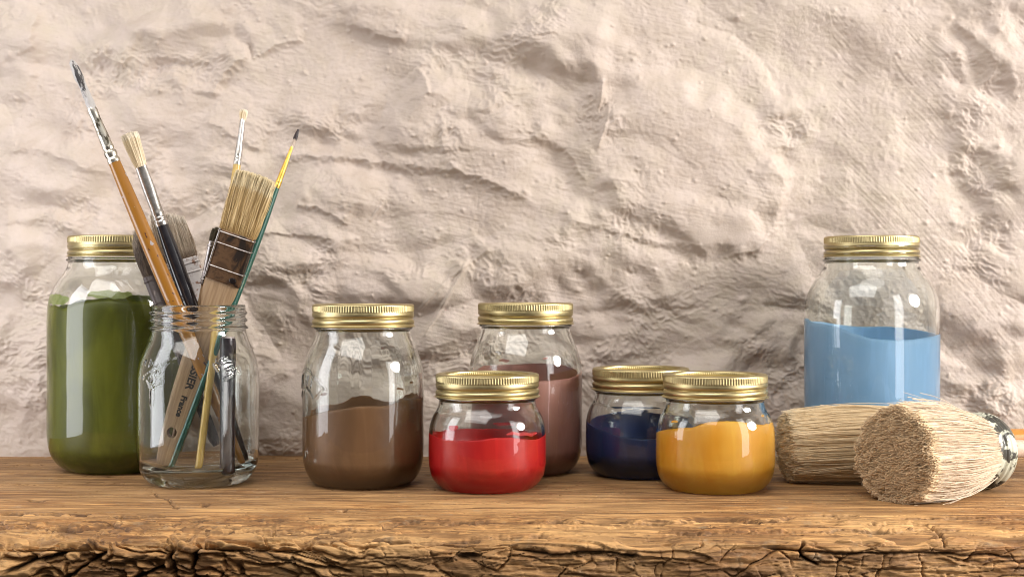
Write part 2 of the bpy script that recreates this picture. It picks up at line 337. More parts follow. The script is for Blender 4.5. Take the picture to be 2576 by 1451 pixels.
# ------------------------------------------------------------------ old wooden beam
def build_beam():
    FE = 76.9; rad = .6
    ytop = np.concatenate([np.linspace(118, 96, 60)[:-1], np.linspace(96, FE+rad, 210)])
    na = 26; ang = np.linspace(0, math.pi/2, na)[1:]
    py = list(ytop)+list(FE+rad-rad*np.sin(ang)); pz = [0]*len(ytop)+list(-rad+rad*np.cos(ang))
    ny = [0]*len(ytop)+list(-np.sin(ang)); nz = [1]*len(ytop)+list(np.cos(ang))
    zf = np.linspace(-rad, -7, 120)[1:]
    py += [FE]*len(zf); pz += list(zf); ny += [-1]*len(zf); nz += [0]*len(zf)
    yb = np.linspace(FE, 118, 20)[1:]
    py += list(yb); pz += [-7]*len(yb); ny += [0]*len(yb); nz += [-1]*len(yb)
    py, pz, ny, nz = map(np.array, (py, pz, ny, nz))
    s = np.concatenate([[0], np.cumsum(np.hypot(np.diff(py), np.diff(pz)))]); s -= s[len(ytop)-1]   # 0 where the edge starts to round
    x = np.concatenate([[-50.001], np.linspace(-50, -33, 90)[:-1], np.linspace(-33, 33, 1300), np.linspace(33, 48.5, 80)[1:], [48.501]])
    Xw = x[None]+0*s[:, None]; Sg = s[:, None]+0*x[None]
    PY = py[:, None]+0*x[None]; PZ = pz[:, None]+0*x[None]
    Xd = HX+Xw*F/PY; Yd = HY+(EYE-PZ)*F/PY
    # distance past the edge, shifted along the beam so that the arris wanders
    edge = ss(-2.2, .6, Sg); front = ss(.1, 1.3, Sg); left = ss(1050, 700, Xd)
    D = np.zeros(Xw.shape)
    # top: long grain, soft hollows
    D += .07*fbm(Xw/16, Sg/2.2, 3, 101)*(1-front)
    D += .045*fbm(Xw/6, Sg/.42, 4, 110)+.03*fbm(Xw/3.2, Sg/.17, 3, 120)
    calm = ss(10, 18, -Sg)
    # generic drying cracks along the grain
    for k, (sx, sy, th, dp) in enumerate([(17, 1.7, .03, .22), (9, .8, .035, .12), (5, .45, .045, .07)]):
        n = pn(Xw/sx+.35*pn(Xw/3, Sg, 140+k), Sg/sy+.5*pn(Xw/4, Sg/3, 150+k), 130+k)
        msk = ss(.05, .35, pn(Xw/9, Sg/2.5, 160+k))
        D -= dp*(1-ss(0, th*(1+1.2*edge), np.abs(n)))*msk*(1-.35*calm)
    # short checks across the grain
    f1, e, c = voro(Xw/1.7+.4*pn(Xw, Sg*2, 170), Sg/.55, 171)
    D -= .045*(1-ss(0, .07, e))*ss(.2, .6, pn(Xw/7, Sg/3, 172)+.35*edge)
    # front face: blocky charred-looking checks on the right, torn swirls on the left
    wx = Xw+.55*fbm(Xw/2.2, Sg/1.6, 3, 180); ws = Sg+.35*fbm(Xw/3+4, Sg/1.2, 3, 181)
    f1, e, c = voro(wx/2.9, ws/1.45, 183)
    blk = .24*(1-ss(.0, .07, e))*ss(-.45, .1, pn(Xw/2.1, Sg/.8, 186))-.2*(c-.5)-.10*(1-ss(0, .55, f1))
    f1, e, c2 = voro(wx/1.4+3, ws/.8+7, 185); blk += .16*(1-ss(0, .07, e))*ss(-.1, .3, pn(Xw/3, Sg, 187))-.10*(c2-.5)
    D -= blk*front*(1-left)
    al = R(-24); u = wx*math.cos(al)-ws*math.sin(al)*1.6; v = wx*math.sin(al)+ws*math.cos(al)*1.6
    n = fbm(u/8, v/2.1+.5*pn(u/3, v/3, 190), 4, 191)
    sw = .6*(1-ss(0, .10, np.abs(n)))-.6*n+.10*fbm(u/2, v/.3, 3, 195)
    f1, e, c = voro(u/3.3, v/1.5, 197); sw += .35*(1-ss(0, .10, e))
    D -= sw*(.35*ss(-9, -3, Sg)+.65*ss(-1.6, .9, Sg))*left
    spl = pn(Xw/5+.3*pn(Xw/1.5, Sg, 261), Sg/.55+.4*pn(Xw/2, Sg, 262), 263)       # splits that run with the grain
    D -= .22*(1-ss(0, .07, np.abs(spl)))*ss(-.1, .4, pn(Xw/4, Sg/1.5, 264))*ss(-1.5, .8, Sg)
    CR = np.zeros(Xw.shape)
    D += .55*fbm(Xw/8, Sg/3, 3, 200)*ss(-1.5, 1.5, Sg)+.11*fbm(Xw/1.6, Sg/.7, 4, 210)*front+.05*fbm(Xw/.5, Sg/.18, 3, 215)*front
    # terraces torn off near the edge
    q = fbm(Xw/11, Sg/1.5, 3, 220)*3.2; fr = q-np.floor(q)
    D += (.22*(np.floor(q)+ss(0, .12, fr))-.20*q)*ss(-9.5, -3.5, Sg)
    D -= .35*ss(.1, .5, pn(Xw/5, Sg/2, 230))*ss(-1.4, .3, Sg)*(1-front)
    # the large cracks of this beam, drawn on its surface
    Xe = Xd+7*pn(Xw/.9, Sg/.5, 240); Ye = Yd+4*pn(Xw/1.3, Sg/.9, 241)+1.5*pn(Xw/.3, Sg/.3, 242)
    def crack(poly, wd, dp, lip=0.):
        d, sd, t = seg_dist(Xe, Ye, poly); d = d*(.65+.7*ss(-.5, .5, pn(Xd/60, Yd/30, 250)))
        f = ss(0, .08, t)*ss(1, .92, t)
        CR[:] = np.maximum(CR, f*np.exp(-(d/(wd*.8))**2)*min(1, dp*2.2+.25))  # mask for the shade painted inside each crack
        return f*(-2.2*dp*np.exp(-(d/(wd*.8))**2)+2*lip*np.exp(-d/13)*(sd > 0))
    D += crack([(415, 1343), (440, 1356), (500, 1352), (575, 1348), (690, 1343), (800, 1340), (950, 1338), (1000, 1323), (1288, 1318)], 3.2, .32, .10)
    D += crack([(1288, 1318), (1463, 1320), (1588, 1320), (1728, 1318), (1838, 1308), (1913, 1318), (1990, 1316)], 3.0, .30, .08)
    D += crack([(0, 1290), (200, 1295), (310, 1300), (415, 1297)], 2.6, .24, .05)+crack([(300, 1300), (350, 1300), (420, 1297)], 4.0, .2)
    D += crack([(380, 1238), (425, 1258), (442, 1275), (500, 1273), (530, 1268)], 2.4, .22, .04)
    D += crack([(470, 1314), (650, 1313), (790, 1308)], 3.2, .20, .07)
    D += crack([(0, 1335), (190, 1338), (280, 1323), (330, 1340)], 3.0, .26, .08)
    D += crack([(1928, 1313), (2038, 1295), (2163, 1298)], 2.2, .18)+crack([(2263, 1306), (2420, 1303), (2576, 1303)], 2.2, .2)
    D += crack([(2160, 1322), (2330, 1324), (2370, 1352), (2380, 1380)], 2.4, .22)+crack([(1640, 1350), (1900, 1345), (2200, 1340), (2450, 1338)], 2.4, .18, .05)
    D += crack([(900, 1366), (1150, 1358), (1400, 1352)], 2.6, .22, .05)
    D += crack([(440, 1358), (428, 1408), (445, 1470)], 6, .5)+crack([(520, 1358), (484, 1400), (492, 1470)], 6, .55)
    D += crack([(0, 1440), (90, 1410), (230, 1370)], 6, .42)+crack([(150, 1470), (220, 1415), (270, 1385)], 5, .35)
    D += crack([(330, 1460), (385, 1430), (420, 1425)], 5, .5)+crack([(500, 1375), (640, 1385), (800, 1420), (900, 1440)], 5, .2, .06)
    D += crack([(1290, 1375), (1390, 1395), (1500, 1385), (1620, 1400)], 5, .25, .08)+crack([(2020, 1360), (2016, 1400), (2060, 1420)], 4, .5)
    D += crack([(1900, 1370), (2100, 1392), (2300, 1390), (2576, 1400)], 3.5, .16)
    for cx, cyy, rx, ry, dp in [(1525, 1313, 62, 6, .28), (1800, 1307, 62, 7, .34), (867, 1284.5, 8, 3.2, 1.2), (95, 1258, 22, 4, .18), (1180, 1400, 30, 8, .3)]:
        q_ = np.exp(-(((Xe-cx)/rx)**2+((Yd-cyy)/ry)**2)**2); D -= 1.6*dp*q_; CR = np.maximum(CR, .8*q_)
    D = np.where(D < -.7, -.7-.5*np.tanh((-.7-D)/.5), D); D = np.clip(D, -1.9, .75)
    back = ss(-6, -12, Sg)                       # nearly flat under the jars
    D = np.where(D > .01, D*(1-back)+.01*back, D)
    Dy = D*ny[:, None]; Dz = D*nz[:, None]
    V = np.stack([Xw, PY+Dy, PZ+Dz], -1)
    for e_ in (0, -1):                            # sawn ends
        V[:, e_, 1] = 100; V[:, e_, 2] = -3.5
    me = mesh_from('beam', V, grid_quads(*Xw.shape, flip=True))
    age = np.clip(ss(-8, -19, Sg)*.55+.28*pn(Xw/14, Sg/1.5, 260)*ss(-2, -8, Sg)+.22*front, 0, 1)
    attr(me, 'age', age); attr(me, 'crack_shade', CR)
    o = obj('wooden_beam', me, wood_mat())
    o['label'] = 'thick weathered wooden beam with cracked rough front edge, under all the jars'; o['category'] = 'wooden shelf'
    return o
build_beam()

# ------------------------------------------------------------------ jars
def profA():   # tall quart jar, outer radius / height
    return [(3.05, 0.0), (3.6, .03), (4.2, .35), (4.75, .95), (5.08, 1.8), (5.2, 2.7), (5.2, 6), (5.2, 11.9), (5.14, 12.8), (4.93, 13.7), (4.5, 14.55), (4.0, 15.25), (3.72, 15.75), (3.62, 16.2)], 16.2
def profB():
    return [(2.75, 0.0), (3.2, .03), (3.75, .35), (4.12, .95), (4.32, 1.7), (4.38, 2.4), (4.38, 5), (4.38, 7.3), (4.33, 8.1), (4.18, 8.9), (3.9, 9.7), (3.6, 10.4), (3.46, 10.85), (3.42, 11.15)], 11.15
def profC():
    return [(2.8, 0.0), (3.15, .03), (3.62, .35), (3.97, .85), (4.13, 1.5), (4.18, 2.1), (4.18, 3.3), (4.16, 4.0), (4.06, 4.6), (3.84, 5.2), (3.6, 5.6), (3.48, 5.95), (3.44, 6.3)], 6.3
NECK = {'A': 2.1, 'B': 1.95, 'C': 1.9}
PROF = {'A': profA, 'B': profB, 'C': profC}
def neck_pts(z0, r0, top):
    # transfer bead, thread turns, rim
    p = [(r0, z0), (r0+.17, z0+.09), (r0+.17, z0+.17), (r0-.02, z0+.30)]
    return p+[(r0-.02, z0+.52), (r0+.10, z0+.62), (r0+.11, z0+.70), (r0-.02, z0+.82), (r0-.02, z0+1.05), (r0+.10, z0+1.15), (r0+.11, z0+1.22), (r0-.02, z0+1.34), (r0-.04, top-.1), (r0-.08, top-.02), (r0-.14, top)]
def inner_fn(kind):
    pts, zn = PROF[kind](); top = zn+NECK[kind]-.15
    body = catmull(pts, .08); th = .27
    zz = body[:, 1]; rr = body[:, 0]-th
    # the inside floor starts at .55 and rounds up
    z = np.linspace(.62, zn, 220); r = np.interp(z, zz, rr)
    r = r-1.3*np.clip((1.9-z)/1.28, 0, 1)**2.4
    return z, r, top
def make_jar(kind, root, seg=256, emboss=None, ripple=0.0):
    pts, zn = PROF[kind](); z, r, top = inner_fn(kind)
    body = catmull(pts, .1); neck = catmull(neck_pts(zn, pts[-1][0], top), .06)
    under = np.array([(0, .22), (1.5, .2), (2.3, .16), (pts[0][0]-.25, .06)])
    out = np.vstack([under, body[:-1], neck])
    rim_r = neck[-1, 0]; rn = pts[-1][0]-.27
    inn = [(rim_r-.06, top-.01), (rn+.0, top-.14), (rn, zn+.3)]
    inner = np.vstack([np.array(inn), np.stack([r, z], -1)[::-1][1:], [(r[0]*.82, .57), (r[0]*.5, .58), (0, .62)]])
    a_seed = {'A': 1, 'B': 2, 'C': 3}[kind]
    no = len(out)
    prof = np.vstack([out, inner])
    isout = np.arange(len(prof)) < no
    def disp(A, zz, rr):
        w_ = np.where(isout, 1., 0.)[:, None]
        bodym = ss(1.0, 2.0, zz)*ss(zn-.6, zn-1.8, zz)
        d = .006*pn(np.cos(A)*1.3+zz*.05, np.sin(A)*1.3+zz*.35, a_seed)*bodym*w_
        d += .006*pn(np.cos(A)*1.1+5, np.sin(A)*1.1+zz*.25, a_seed+5)*bodym*(1-w_)
        if ripple: d += ripple*w_*bodym*(np.cos(A*11+.4)**9+.5*np.cos(A*5))
        # thread is a screw: slope it slightly
        knurl = .012*np.cos(A*90)*(zz < .12)*(rr > pts[0][0]-.1)*w_
        d += knurl
        if emboss is not None: d += emboss(A, zz)*w_*bodym
        return d
    V = revolve(prof, seg, disp)
    # tilt thread turns into a helix
    a = (np.arange(seg)*2*math.pi/seg)[None]
    zt = prof[:, 1][:, None]
    hel = np.where(isout[:, None] & (zt > zn+.45) & (zt < top-.12), .16*(np.mod(a/(2*math.pi)+.2, 1)-.5), 0)
    hel = hel*ss(0, .05, np.mod(a/(2*math.pi)+.2, 1))*ss(1, .95, np.mod(a/(2*math.pi)+.2, 1))
    V[..., 2] += hel
    me = mesh_from('glass_jar', V, grid_quads(*V.shape[:2], wrap=True, flip=False))
    return obj('glass_jar', me, GLASS, root), top
def make_lid(root, top, seg=720, phase=0.0):
    # screw band with knurled top, rolled groove and curled lower edge; flat disc inside it
    R0 = 3.66; z1 = top+.06; H = 1.62
    p = catmull([(3.00, z1-.34), (3.01, z1-.12), (3.04, z1-.03), (3.12, z1), (3.3, z1+.005), (R0-.10, z1-.01), (R0-.03, z1-.04), (R0, z1-.12)], .02)
    q = [(R0, z1-.12-i*.04) for i in range(1, 13)]
    r_ = catmull([(R0, z1-.62), (R0+.015, z1-.7), (R0+.015, z1-.85), (R0-.01, z1-.95), (R0-.11, z1-1.04), (R0-.02, z1-1.13), (R0+.03, z1-1.22), (R0+.03, z1-1.38), (R0-.02, z1-1.50), (R0+.04, z1-1.55), (R0+.11, z1-1.60), (R0+.10, z1-1.63), (R0+.03, z1-1.62), (R0-.03, z1-1.55), (R0-.05, z1-1.4)], .025)
    prof = np.vstack([p, q, r_])[::-1]
    def disp(A, z, r):
        k = ss(z1-.56, z1-.50, z)*ss(z1-.10, z1-.16, z)
        return .022*np.cos(A*118)*k
    V = revolve(prof, seg, disp)
    a = (np.arange(seg)*2*math.pi/seg)[None]; zt = prof[:, 1][:, None]
    t = np.mod(a/(2*math.pi)+phase, 1)
    V[..., 2] += .17*(t-.5)*ss(0, .06, t)*ss(1, .94, t)*ss(z1-.72, z1-.95, zt)*ss(z1-1.54, z1-1.35, zt)
    obj('screw_band', mesh_from('screw_band', V, grid_quads(*V.shape[:2], wrap=True)), GOLD, root)
    pr = catmull([(3.2, z1-.26), (3.0, z1-.26), (2.85, z1-.27), (2.75, z1-.33), (2.6, z1-.33), (2.0, z1-.31), (.5, z1-.30), (0, z1-.30)], .06)
    under = np.array([(0, z1-.34), (2.6, z1-.37), (2.8, z1-.36), (3.15, z1-.30)])
    V = revolve(np.vstack([under, pr]), 128)
    obj('lid_disc', mesh_from('lid_disc', V, grid_quads(*V.shape[:2], wrap=True)), DISC, root)
def periodic(pts):
    a = np.array([p[0] for p in pts], float) % 360; v = np.array([p[1] for p in pts], float)
    o = np.argsort(a); a, v = a[o], v[o]
    a = np.concatenate([[a[-1]-360], a, [a[0]+360]]); v = np.concatenate([[v[-1]], v, [v[0]]])
    g = np.arange(0, 360, 1.0); f = np.interp(g, a, v)
    ker = np.hanning(15); ker /= ker.sum()
    f = np.convolve(np.concatenate([f[-7:], f, f[:7]]), ker, 'valid'); return lambda d: np.interp(d % 360, np.append(g, 360), np.append(f, f[0]))
def make_paint(kind, root, cx, d, edge, level, mat, wob=.03, splash=None, smear=None):
    z, r, top = inner_fn(kind); seg = 256
    a = np.arange(seg)*2*math.pi/seg; deg = np.degrees(a)
    R_ = np.interp(6, z, r)
    fe = periodic(edge)
    dd = d-R_*np.cos(a)
    h = EYE-(fe(deg)-HY)*dd/F+wob*pn(deg/14, 0*deg, 7)+wob*.6*pn(deg/5, 0*deg+3, 8)
    rad = lambda zz: np.interp(zz, z, r)
    rows = []
    def row(rr, zz): rows.append(np.stack([rr*np.sin(a), -rr*np.cos(a), zz+0*a], -1))
    row(1e-4+0*a, .60+0*a); row(r[0]*.8+0*a, .56+0*a)
    z1 = min(2.0, h.min()*.5)
    for zz in np.linspace(.61, z1, 22): row(rad(zz)+.035+0*a, zz)
    for t in np.linspace(0, 1, 40)[1:]:
        zz = z1+(h-z1)*t; row(rad(zz)+.035-.03*max(0, (t-.96)/.04), zz)
    lv = EYE-(level-HY)*d/F
    for t in np.linspace(0, 1, 24):
        zz = h-.02+(np.minimum(lv, h-.06)-h)*t; row(rad(zz)-.04-.10*t**6, zz)
    hm = np.minimum(lv, h-.08)
    for q in (.9, .7, .4, .0001): row((rad(lv)-.15)*q+0*a, hm*q+lv*(1-q))
    V = np.stack(rows); Q = grid_quads(*V.shape[:2], wrap=True); V = V.reshape(-1, 3)
    if splash:
        SV, SQ = (np.zeros((0, 3)), np.zeros((0, 4), int)) if smear else (V, Q)
        for (a0, a1, ya, yb) in splash:
            a1 = a1+360 if a1 < a0 else a1        # smear of paint left higher on the inside of the glass
            n1, n2 = 50, 12; aa = np.radians(np.linspace(a0, a1, n1)); P = []
            for side in ((.02,) if smear else (.03, -.03)):
                for k in range(n2):
                    t = k/(n2-1); e = np.sin(np.linspace(0, math.pi, n1))**.35
                    yc = (ya+yb)/2+4*pn(np.degrees(aa)/11, 0*aa, 17); yy = yc+(t-.5)*(yb-ya)*e*(1+.35*pn(np.degrees(aa)/7, 0*aa+t, 18))
                    zz = EYE-(yy-HY)*(d-R_*np.cos(aa))/F; rr = rad(zz)+side
                    P.append(np.stack([rr*np.sin(aa), -rr*np.cos(aa), zz], -1))
            P = np.stack(P); off = len(SV); SV = np.vstack([SV, P.reshape(-1, 3)])
            SQ = np.vstack([SQ]+[grid_quads(n2, n1, off=off+i*n2*n1) for i in range(len(P)//n2)])
        if smear:
            k = len(SV)//len(splash); kq = len(SQ)//len(splash)
            for i in range(len(splash)): obj('paint_smear', mesh_from('paint_smear', SV[i*k:(i+1)*k], SQ[i*kq:(i+1)*kq]-i*k), smear, root)
        else: V, Q = SV, SQ
    me = mesh_from('paint', V, Q); return obj('paint', me, mat, root)

def kilner_emboss(items, wd=.055, hg=.07):     # raised marks: polylines in (angle deg, height cm)
    def f(A, z):
        deg = (np.degrees(A)+180) % 360-180; out = np.zeros(A.shape)
        for poly in items:
            p = [(x*4.38*math.pi/180, y) for x, y in poly]
            x0, x1 = min(q[0] for q in p)-.4, max(q[0] for q in p)+.4; y0, y1 = min(q[1] for q in p)-.4, max(q[1] for q in p)+.4
            U = deg*4.38*math.pi/180
            m = (U > x0) & (U < x1) & (z > y0) & (z < y1)
            if m.any():
                dd, _, _ = seg_dist(U[m], z[m], p)
                out[m] = np.maximum(out[m], hg*np.exp(-(dd/wd)**2))
        return out
    return f
def ring_pts(cx, cz, rx, rz, n=14): return [(cx+rx*math.cos(2*math.pi*i/n), cz+rz*math.sin(2*math.pi*i/n)) for i in range(n+1)]

JG = 'glass preserving jars with gold screw lids'
def jar_at(kind, X, d, name, label, group=JG):
    return thing(name, label, 'jar', ((X-HX)*d/F, d, .02), group)

# green
dg = 107.6; t = jar_at('A', 293, dg, 'paint_jar', 'tall jar of olive green paint with gold lid, behind the brush jar')
_, top = make_jar('A', t, 256); make_lid(t, top, phase=.3)
make_paint('A', t, 293, dg, [(270, 776), (290, 764), (310, 770), (325, 775), (340, 762), (355, 755), (10, 752), (25, 757), (40, 762), (60, 752), (90, 748), (130, 748), (180, 745), (230, 756)], 800,
           paint_mat('green_paint', (.098, .108, .005), (.165, .172, .012)), .10, splash=[(285, 332, 742, 768), (350, 30, 733, 752)], smear=simple('pale_green_smear', (.33, .36, .13), .4, 0, (.24, .28, .06), 2))
# light blue
db = 108.4; t = jar_at('A', 2192, db, 'paint_jar', 'tall jar half full of light blue paint, behind the two large bristle brushes')
_, top = make_jar('A', t, 256); make_lid(t, top, phase=.55)
make_paint('A', t, 2192, db, [(272, 800), (285, 812), (300, 815), (315, 822), (330, 838), (345, 852), (2, 856), (20, 855), (40, 848), (60, 842), (85, 838), (100, 835), (130, 826), (150, 822), (175, 822), (200, 816), (215, 810), (240, 808)], 905,
           paint_mat('light_blue_paint', (.27, .475, .70), (.30, .50, .72)), .015)
# brown
dbn = 99.6; t = jar_at('B', 914, dbn, 'paint_jar', 'medium jar of chocolate brown paint with gold lid, beside the open brush jar')
emb = kilner_emboss([[(-88, 8.0), (-70, 8.35), (-55, 8.2), (-42, 7.6), (-33, 7.1)], [(-33, 7.1), (-40, 6.6), (-46, 6.25)], [(-46, 6.25), (-52, 6.75), (-60, 7.1), (-72, 6.85), (-80, 6.4), (-92, 6.2)],
                     [(-60, 7.3), (-57, 7.9)], [(-52, 7.2), (-49, 7.85)], [(-70, 7.1), (-70, 8.0)], [(-80, 7.0), (-78, 7.9), (-84, 7.4)],
                     [(-66, 2.1), (-64, 2.9)], [(-60, 2.05), (-58, 2.7), (-56, 2.1)]])
_, top = make_jar('B', t, 512, emb, ripple=.007); make_lid(t, top, phase=.75)
make_paint('B', t, 914, dbn, [(270, 1048), (283, 1049), (315, 1043), (327, 1034), (344, 1030), (0, 1022), (16, 1021), (25, 1022), (40, 1013), (58, 1006), (90, 998), (120, 986), (136, 996), (150, 1009), (164, 1010), (172, 1004), (184, 994), (196, 997), (211, 1016), (240, 1019)], 1085,
           paint_mat('brown_paint', (.21, .108, .05), (.26, .135, .062)), .012, splash=[(322, 329, 986, 993), (40, 48, 975, 981), (57, 62, 962, 967)])
# pink brown
dp = 106.2; t = jar_at('B', 1322, dp, 'paint_jar', 'medium jar of dusty pinkish brown paint, behind the red paint jar')
_, top = make_jar('B', t, 256); make_lid(t, top, phase=.1)
make_paint('B', t, 1322, dp, [(270, 945), (320, 958), (0, 962), (30, 956), (50, 952), (65, 944), (85, 934), (110, 926), (130, 918), (160, 914), (185, 917), (215, 919), (240, 921)], 1000,
           paint_mat('pink_brown_paint', (.42, .19, .15), (.50, .25, .20)), .015, splash=[(330, 342, 905, 912), (18, 24, 900, 905)])
# red
dr = 97.6; t = jar_at('C', 1226, dr, 'paint_jar', 'squat jar of bright red paint, in front of the dusty pinkish brown one')
_, top = make_jar('C', t, 320); make_lid(t, top, phase=.4)
make_paint('C', t, 1226, dr, [(270, 1087), (295, 1095), (317, 1105), (343, 1105), (355, 1103), (5, 1099), (25, 1098), (38, 1102), (58, 1104), (75, 1096), (90, 1087), (130, 1086), (150, 1084), (180, 1084), (205, 1082), (235, 1085)], 1125,
           paint_mat('red_paint', (.60, .012, .014), (.68, .022, .018)), .045, splash=[(318, 330, 1068, 1080), (20, 60, 1086, 1094), (150, 175, 1068, 1076)])
# navy
dn = 104.3; t = jar_at('C', 1612, dn, 'paint_jar', 'small squat jar of navy blue paint, half hidden by the yellow one')
_, top = make_jar('C', t, 256); make_lid(t, top, phase=.9)
make_paint('C', t, 1612, dn, [(270, 1060), (285, 1066), (305, 1078), (320, 1088), (335, 1096), (350, 1101), (10, 1104), (40, 1103), (70, 1090), (90, 1075), (130, 1055), (150, 1046), (170, 1041), (190, 1040), (210, 1042), (235, 1048)], 1115,
           paint_mat('navy_paint', (.016, .032, .11), (.024, .048, .155)), .02, splash=[(150, 214, 1021, 1038)])
# yellow
dy = 97.2; t = jar_at('C', 1799, dy, 'paint_jar', 'squat jar of golden yellow paint, in front of the navy blue one')
_, top = make_jar('C', t, 320); make_lid(t, top, phase=.65)
make_paint('C', t, 1799, dy, [(270, 1088), (295, 1080), (315, 1076), (330, 1073), (342, 1062), (355, 1059), (5, 1059), (20, 1060), (32, 1066), (45, 1068), (60, 1066), (80, 1064), (100, 1068), (130, 1090), (180, 1100), (230, 1095)], 1110,
           paint_mat('yellow_paint', (.86, .40, .03), (.90, .48, .06)), .03, splash=[(300, 309, 1058, 1064), (52, 58, 1045, 1050)])
# the open jar that holds the artist brushes
de = 100.2; bx = (499-HX)*de/F
def ex(X): return math.degrees(math.asin(max(-.99, min(.99, (X-499)/150))))
def ez(Y): return EYE-(Y-HY)*(de-4)/F
loop = ring_pts(ex(394), ez(914), 4.5, .26)
emb = kilner_emboss([loop, [(ex(436), ez(919)), (ex(415), ez(930)), (ex(398), ez(940)), (ex(384), ez(950)), (ex(386), ez(957)), (ex(398), ez(961)), (ex(404), ez(970)), (ex(411), ez(980)), (ex(430), ez(967)), (ex(440), ez(962))],
                     [(ex(436), ez(919)), (ex(452), ez(909)), (ex(475), ez(905))], [(ex(402), ez(950)), (ex(410), ez(945)), (ex(416), ez(958)), (ex(411), ez(968))],
                     [(ex(424), ez(940)), (ex(428), ez(925)), (ex(436), ez(936))], [(ex(430), ez(950)), (ex(438), ez(955))], [(ex(411), ez(985)), (ex(410), ez(1020))],
                     [(ex(574), ez(909)), (ex(582), ez(908)), (ex(600), ez(900))], [(ex(568), ez(918)), (ex(580), ez(917)), (ex(598), ez(911)), (ex(620), ez(912))],
                     [(ex(568), ez(918)), (ex(577), ez(933))], [(ex(592), ez(955)), (ex(606), ez(945)), (ex(622), ez(941))], [(ex(594), ez(934)), (ex(604), ez(926)), (ex(608), ez(936)), (ex(618), ez(926)), (ex(622), ez(936))]], .05, .075)
brush_jar = thing('brush_jar', 'open clear glass jar without a lid, holding the artist brushes', 'jar', (bx, de, .02))
make_jar('B', brush_jar, 640, emb)

# ------------------------------------------------------------------ artist brushes in the jar
def frame_thing(name, label, bottom, top, roll=0, group='artist brushes standing in the open jar', cat='paintbrush'):
    b = np.array(bottom); t = np.array(top); L = np.linalg.norm(t-b); zz = (t-b)/L
    xx = np.array([1., 0, 0]); xx -= zz*xx.dot(zz); xx /= np.linalg.norm(xx); yy = np.cross(zz, xx)
    c, s_ = math.cos(R(roll)), math.sin(R(roll)); x2 = xx*c+yy*s_; y2 = -xx*s_+yy*c
    o = thing(name, label, cat, b, group)
    mt = Matrix(((x2[0], y2[0], zz[0]), (x2[1], y2[1], zz[1]), (x2[2], y2[2], zz[2])))
    o.rotation_euler = mt.to_euler(); return o, L
def rod(name, prof, mat, root, seg=48, flat=None, noise=0., bend=None, step=.15):
    p = catmull(prof, step)
    V = revolve(p, seg, (lambda A, z, r: noise*pn(A*2, z*2.2, 5)*np.minimum(1, r*6)) if noise else None)
    if flat is not None:
        f = np.interp(V[..., 2], [q[0] for q in flat], [q[1] for q in flat]); V[..., 0] *= f; V[..., 1] /= np.maximum(f, .4)**1.1
    if bend is not None: V[..., 0] += bend(V[..., 2])
    return obj(name, mesh_from(name, V, grid_quads(*V.shape[:2], wrap=True)), mat, root)
def strands(name, base, tip, r0, r1, mat, root, nseg=6, sides=4, curl=.06, seed=1, bulge=None):
    g = np.random.default_rng(seed); n = len(base); t = np.linspace(0, 1, nseg)[None, :, None]
    P = base[:, None]*(1-t)+tip[:, None]*t
    off = g.normal(0, curl, (n, 1, 3)); off[..., 2] *= .2; P = P+off*np.sin(t*math.pi*.9)
    off = g.normal(0, curl*.4, (n, 1, 3)); P = P+off*np.sin(t*math.pi*2.3)
    if bulge is not None: P = bulge(P)
    a = np.arange(sides)*2*math.pi/sides; ring = np.stack([np.cos(a), np.sin(a), 0*a], -1)
    rr = (r0*(1-t)+r1*t)*g.uniform(.7, 1.25, (n, 1, 1))
    V = P[:, :, None, :]+rr[..., None]*ring[None, None]
    k = nseg*sides
    i = np.arange(nseg-1)[:, None]; j = np.arange(sides)[None]; j2 = (j+1) % sides
    q = np.stack([i*sides+j, i*sides+j2, (i+1)*sides+j2, (i+1)*sides+j], -1).reshape(-1, 4)
    if sides == 4: q = np.vstack([q, [[(nseg-1)*4+x for x in (0, 1, 2, 3)]]])
    Q = (q[None]+(np.arange(n)*k)[:, None, None]).reshape(-1, 4)
    me = mesh_from(name, V, Q, smooth=False)
    attr(me, 'tip', np.broadcast_to(np.linspace(0, 1, nseg)[None, :, None], (n, nseg, sides)))
    attr(me, 'rnd', np.broadcast_to(g.random((n, 1, 1)), (n, nseg, sides)))
    return obj(name, me, mat, root)
def yt(Y, yb, yt_, L): return (yb-Y)/(yb-yt_)*L     # station along a brush from its picture row

silver = simple('nickel_ferrule', (.60, .58, .56), .33, 1.0, (.45, .42, .38), 3)
silver_worn = simple('worn_nickel_ferrule', (.62, .58, .50), .33, 1.0, (.10, .085, .06), 2.2, vec=(1, 1, .5), lo=.5, hi=.56)
gold_f = simple('brass_ferrule', (.80, .53, .12), .34, 1.0, (.70, .42, .08), 3)
# 1 amber handle, caked white tip
b = P3(612, 1172, de-.6); tp = P3(178, 150, de-1.0)
t, L = frame_thing('round_paintbrush', 'long amber wooden brush leaning left, tip caked in dried white and grey paint', b, tp)
z = lambda Y: yt(Y, 1172, 150, L)
m = M('amber_varnished_wood'); n_ = m.noise(m.co((1, 1, .15)), 2, 4); sp = m.noise(m.co((1, 1, .7)), 2.1, 3, .5)
cc = m.mix(n_, (.21, .085, .009), (.32, .14, .020)); cc = m.mix(m.ramp(sp, [(.655, 0.), (.67, 1.)]), cc, (.33, .29, .29))
sp2 = m.noise(m.co((1, 1, .7), loc=(7, 3, 2)), 2.6, 3, .5); cc = m.mix(m.ramp(sp2, [(.69, 0.), (.70, 1.)]), cc, (.05, .012, .018))
m.set(color=cc, rough=.27, coat=.5)
rod('handle', [(.02, 0), (.17, .05), (.22, .3), (.36, z(1060)), (.5, z(900)), (.56, z(760)), (.55, z(600)), (.5, z(480)), (.43, z(405))], m.m, t)
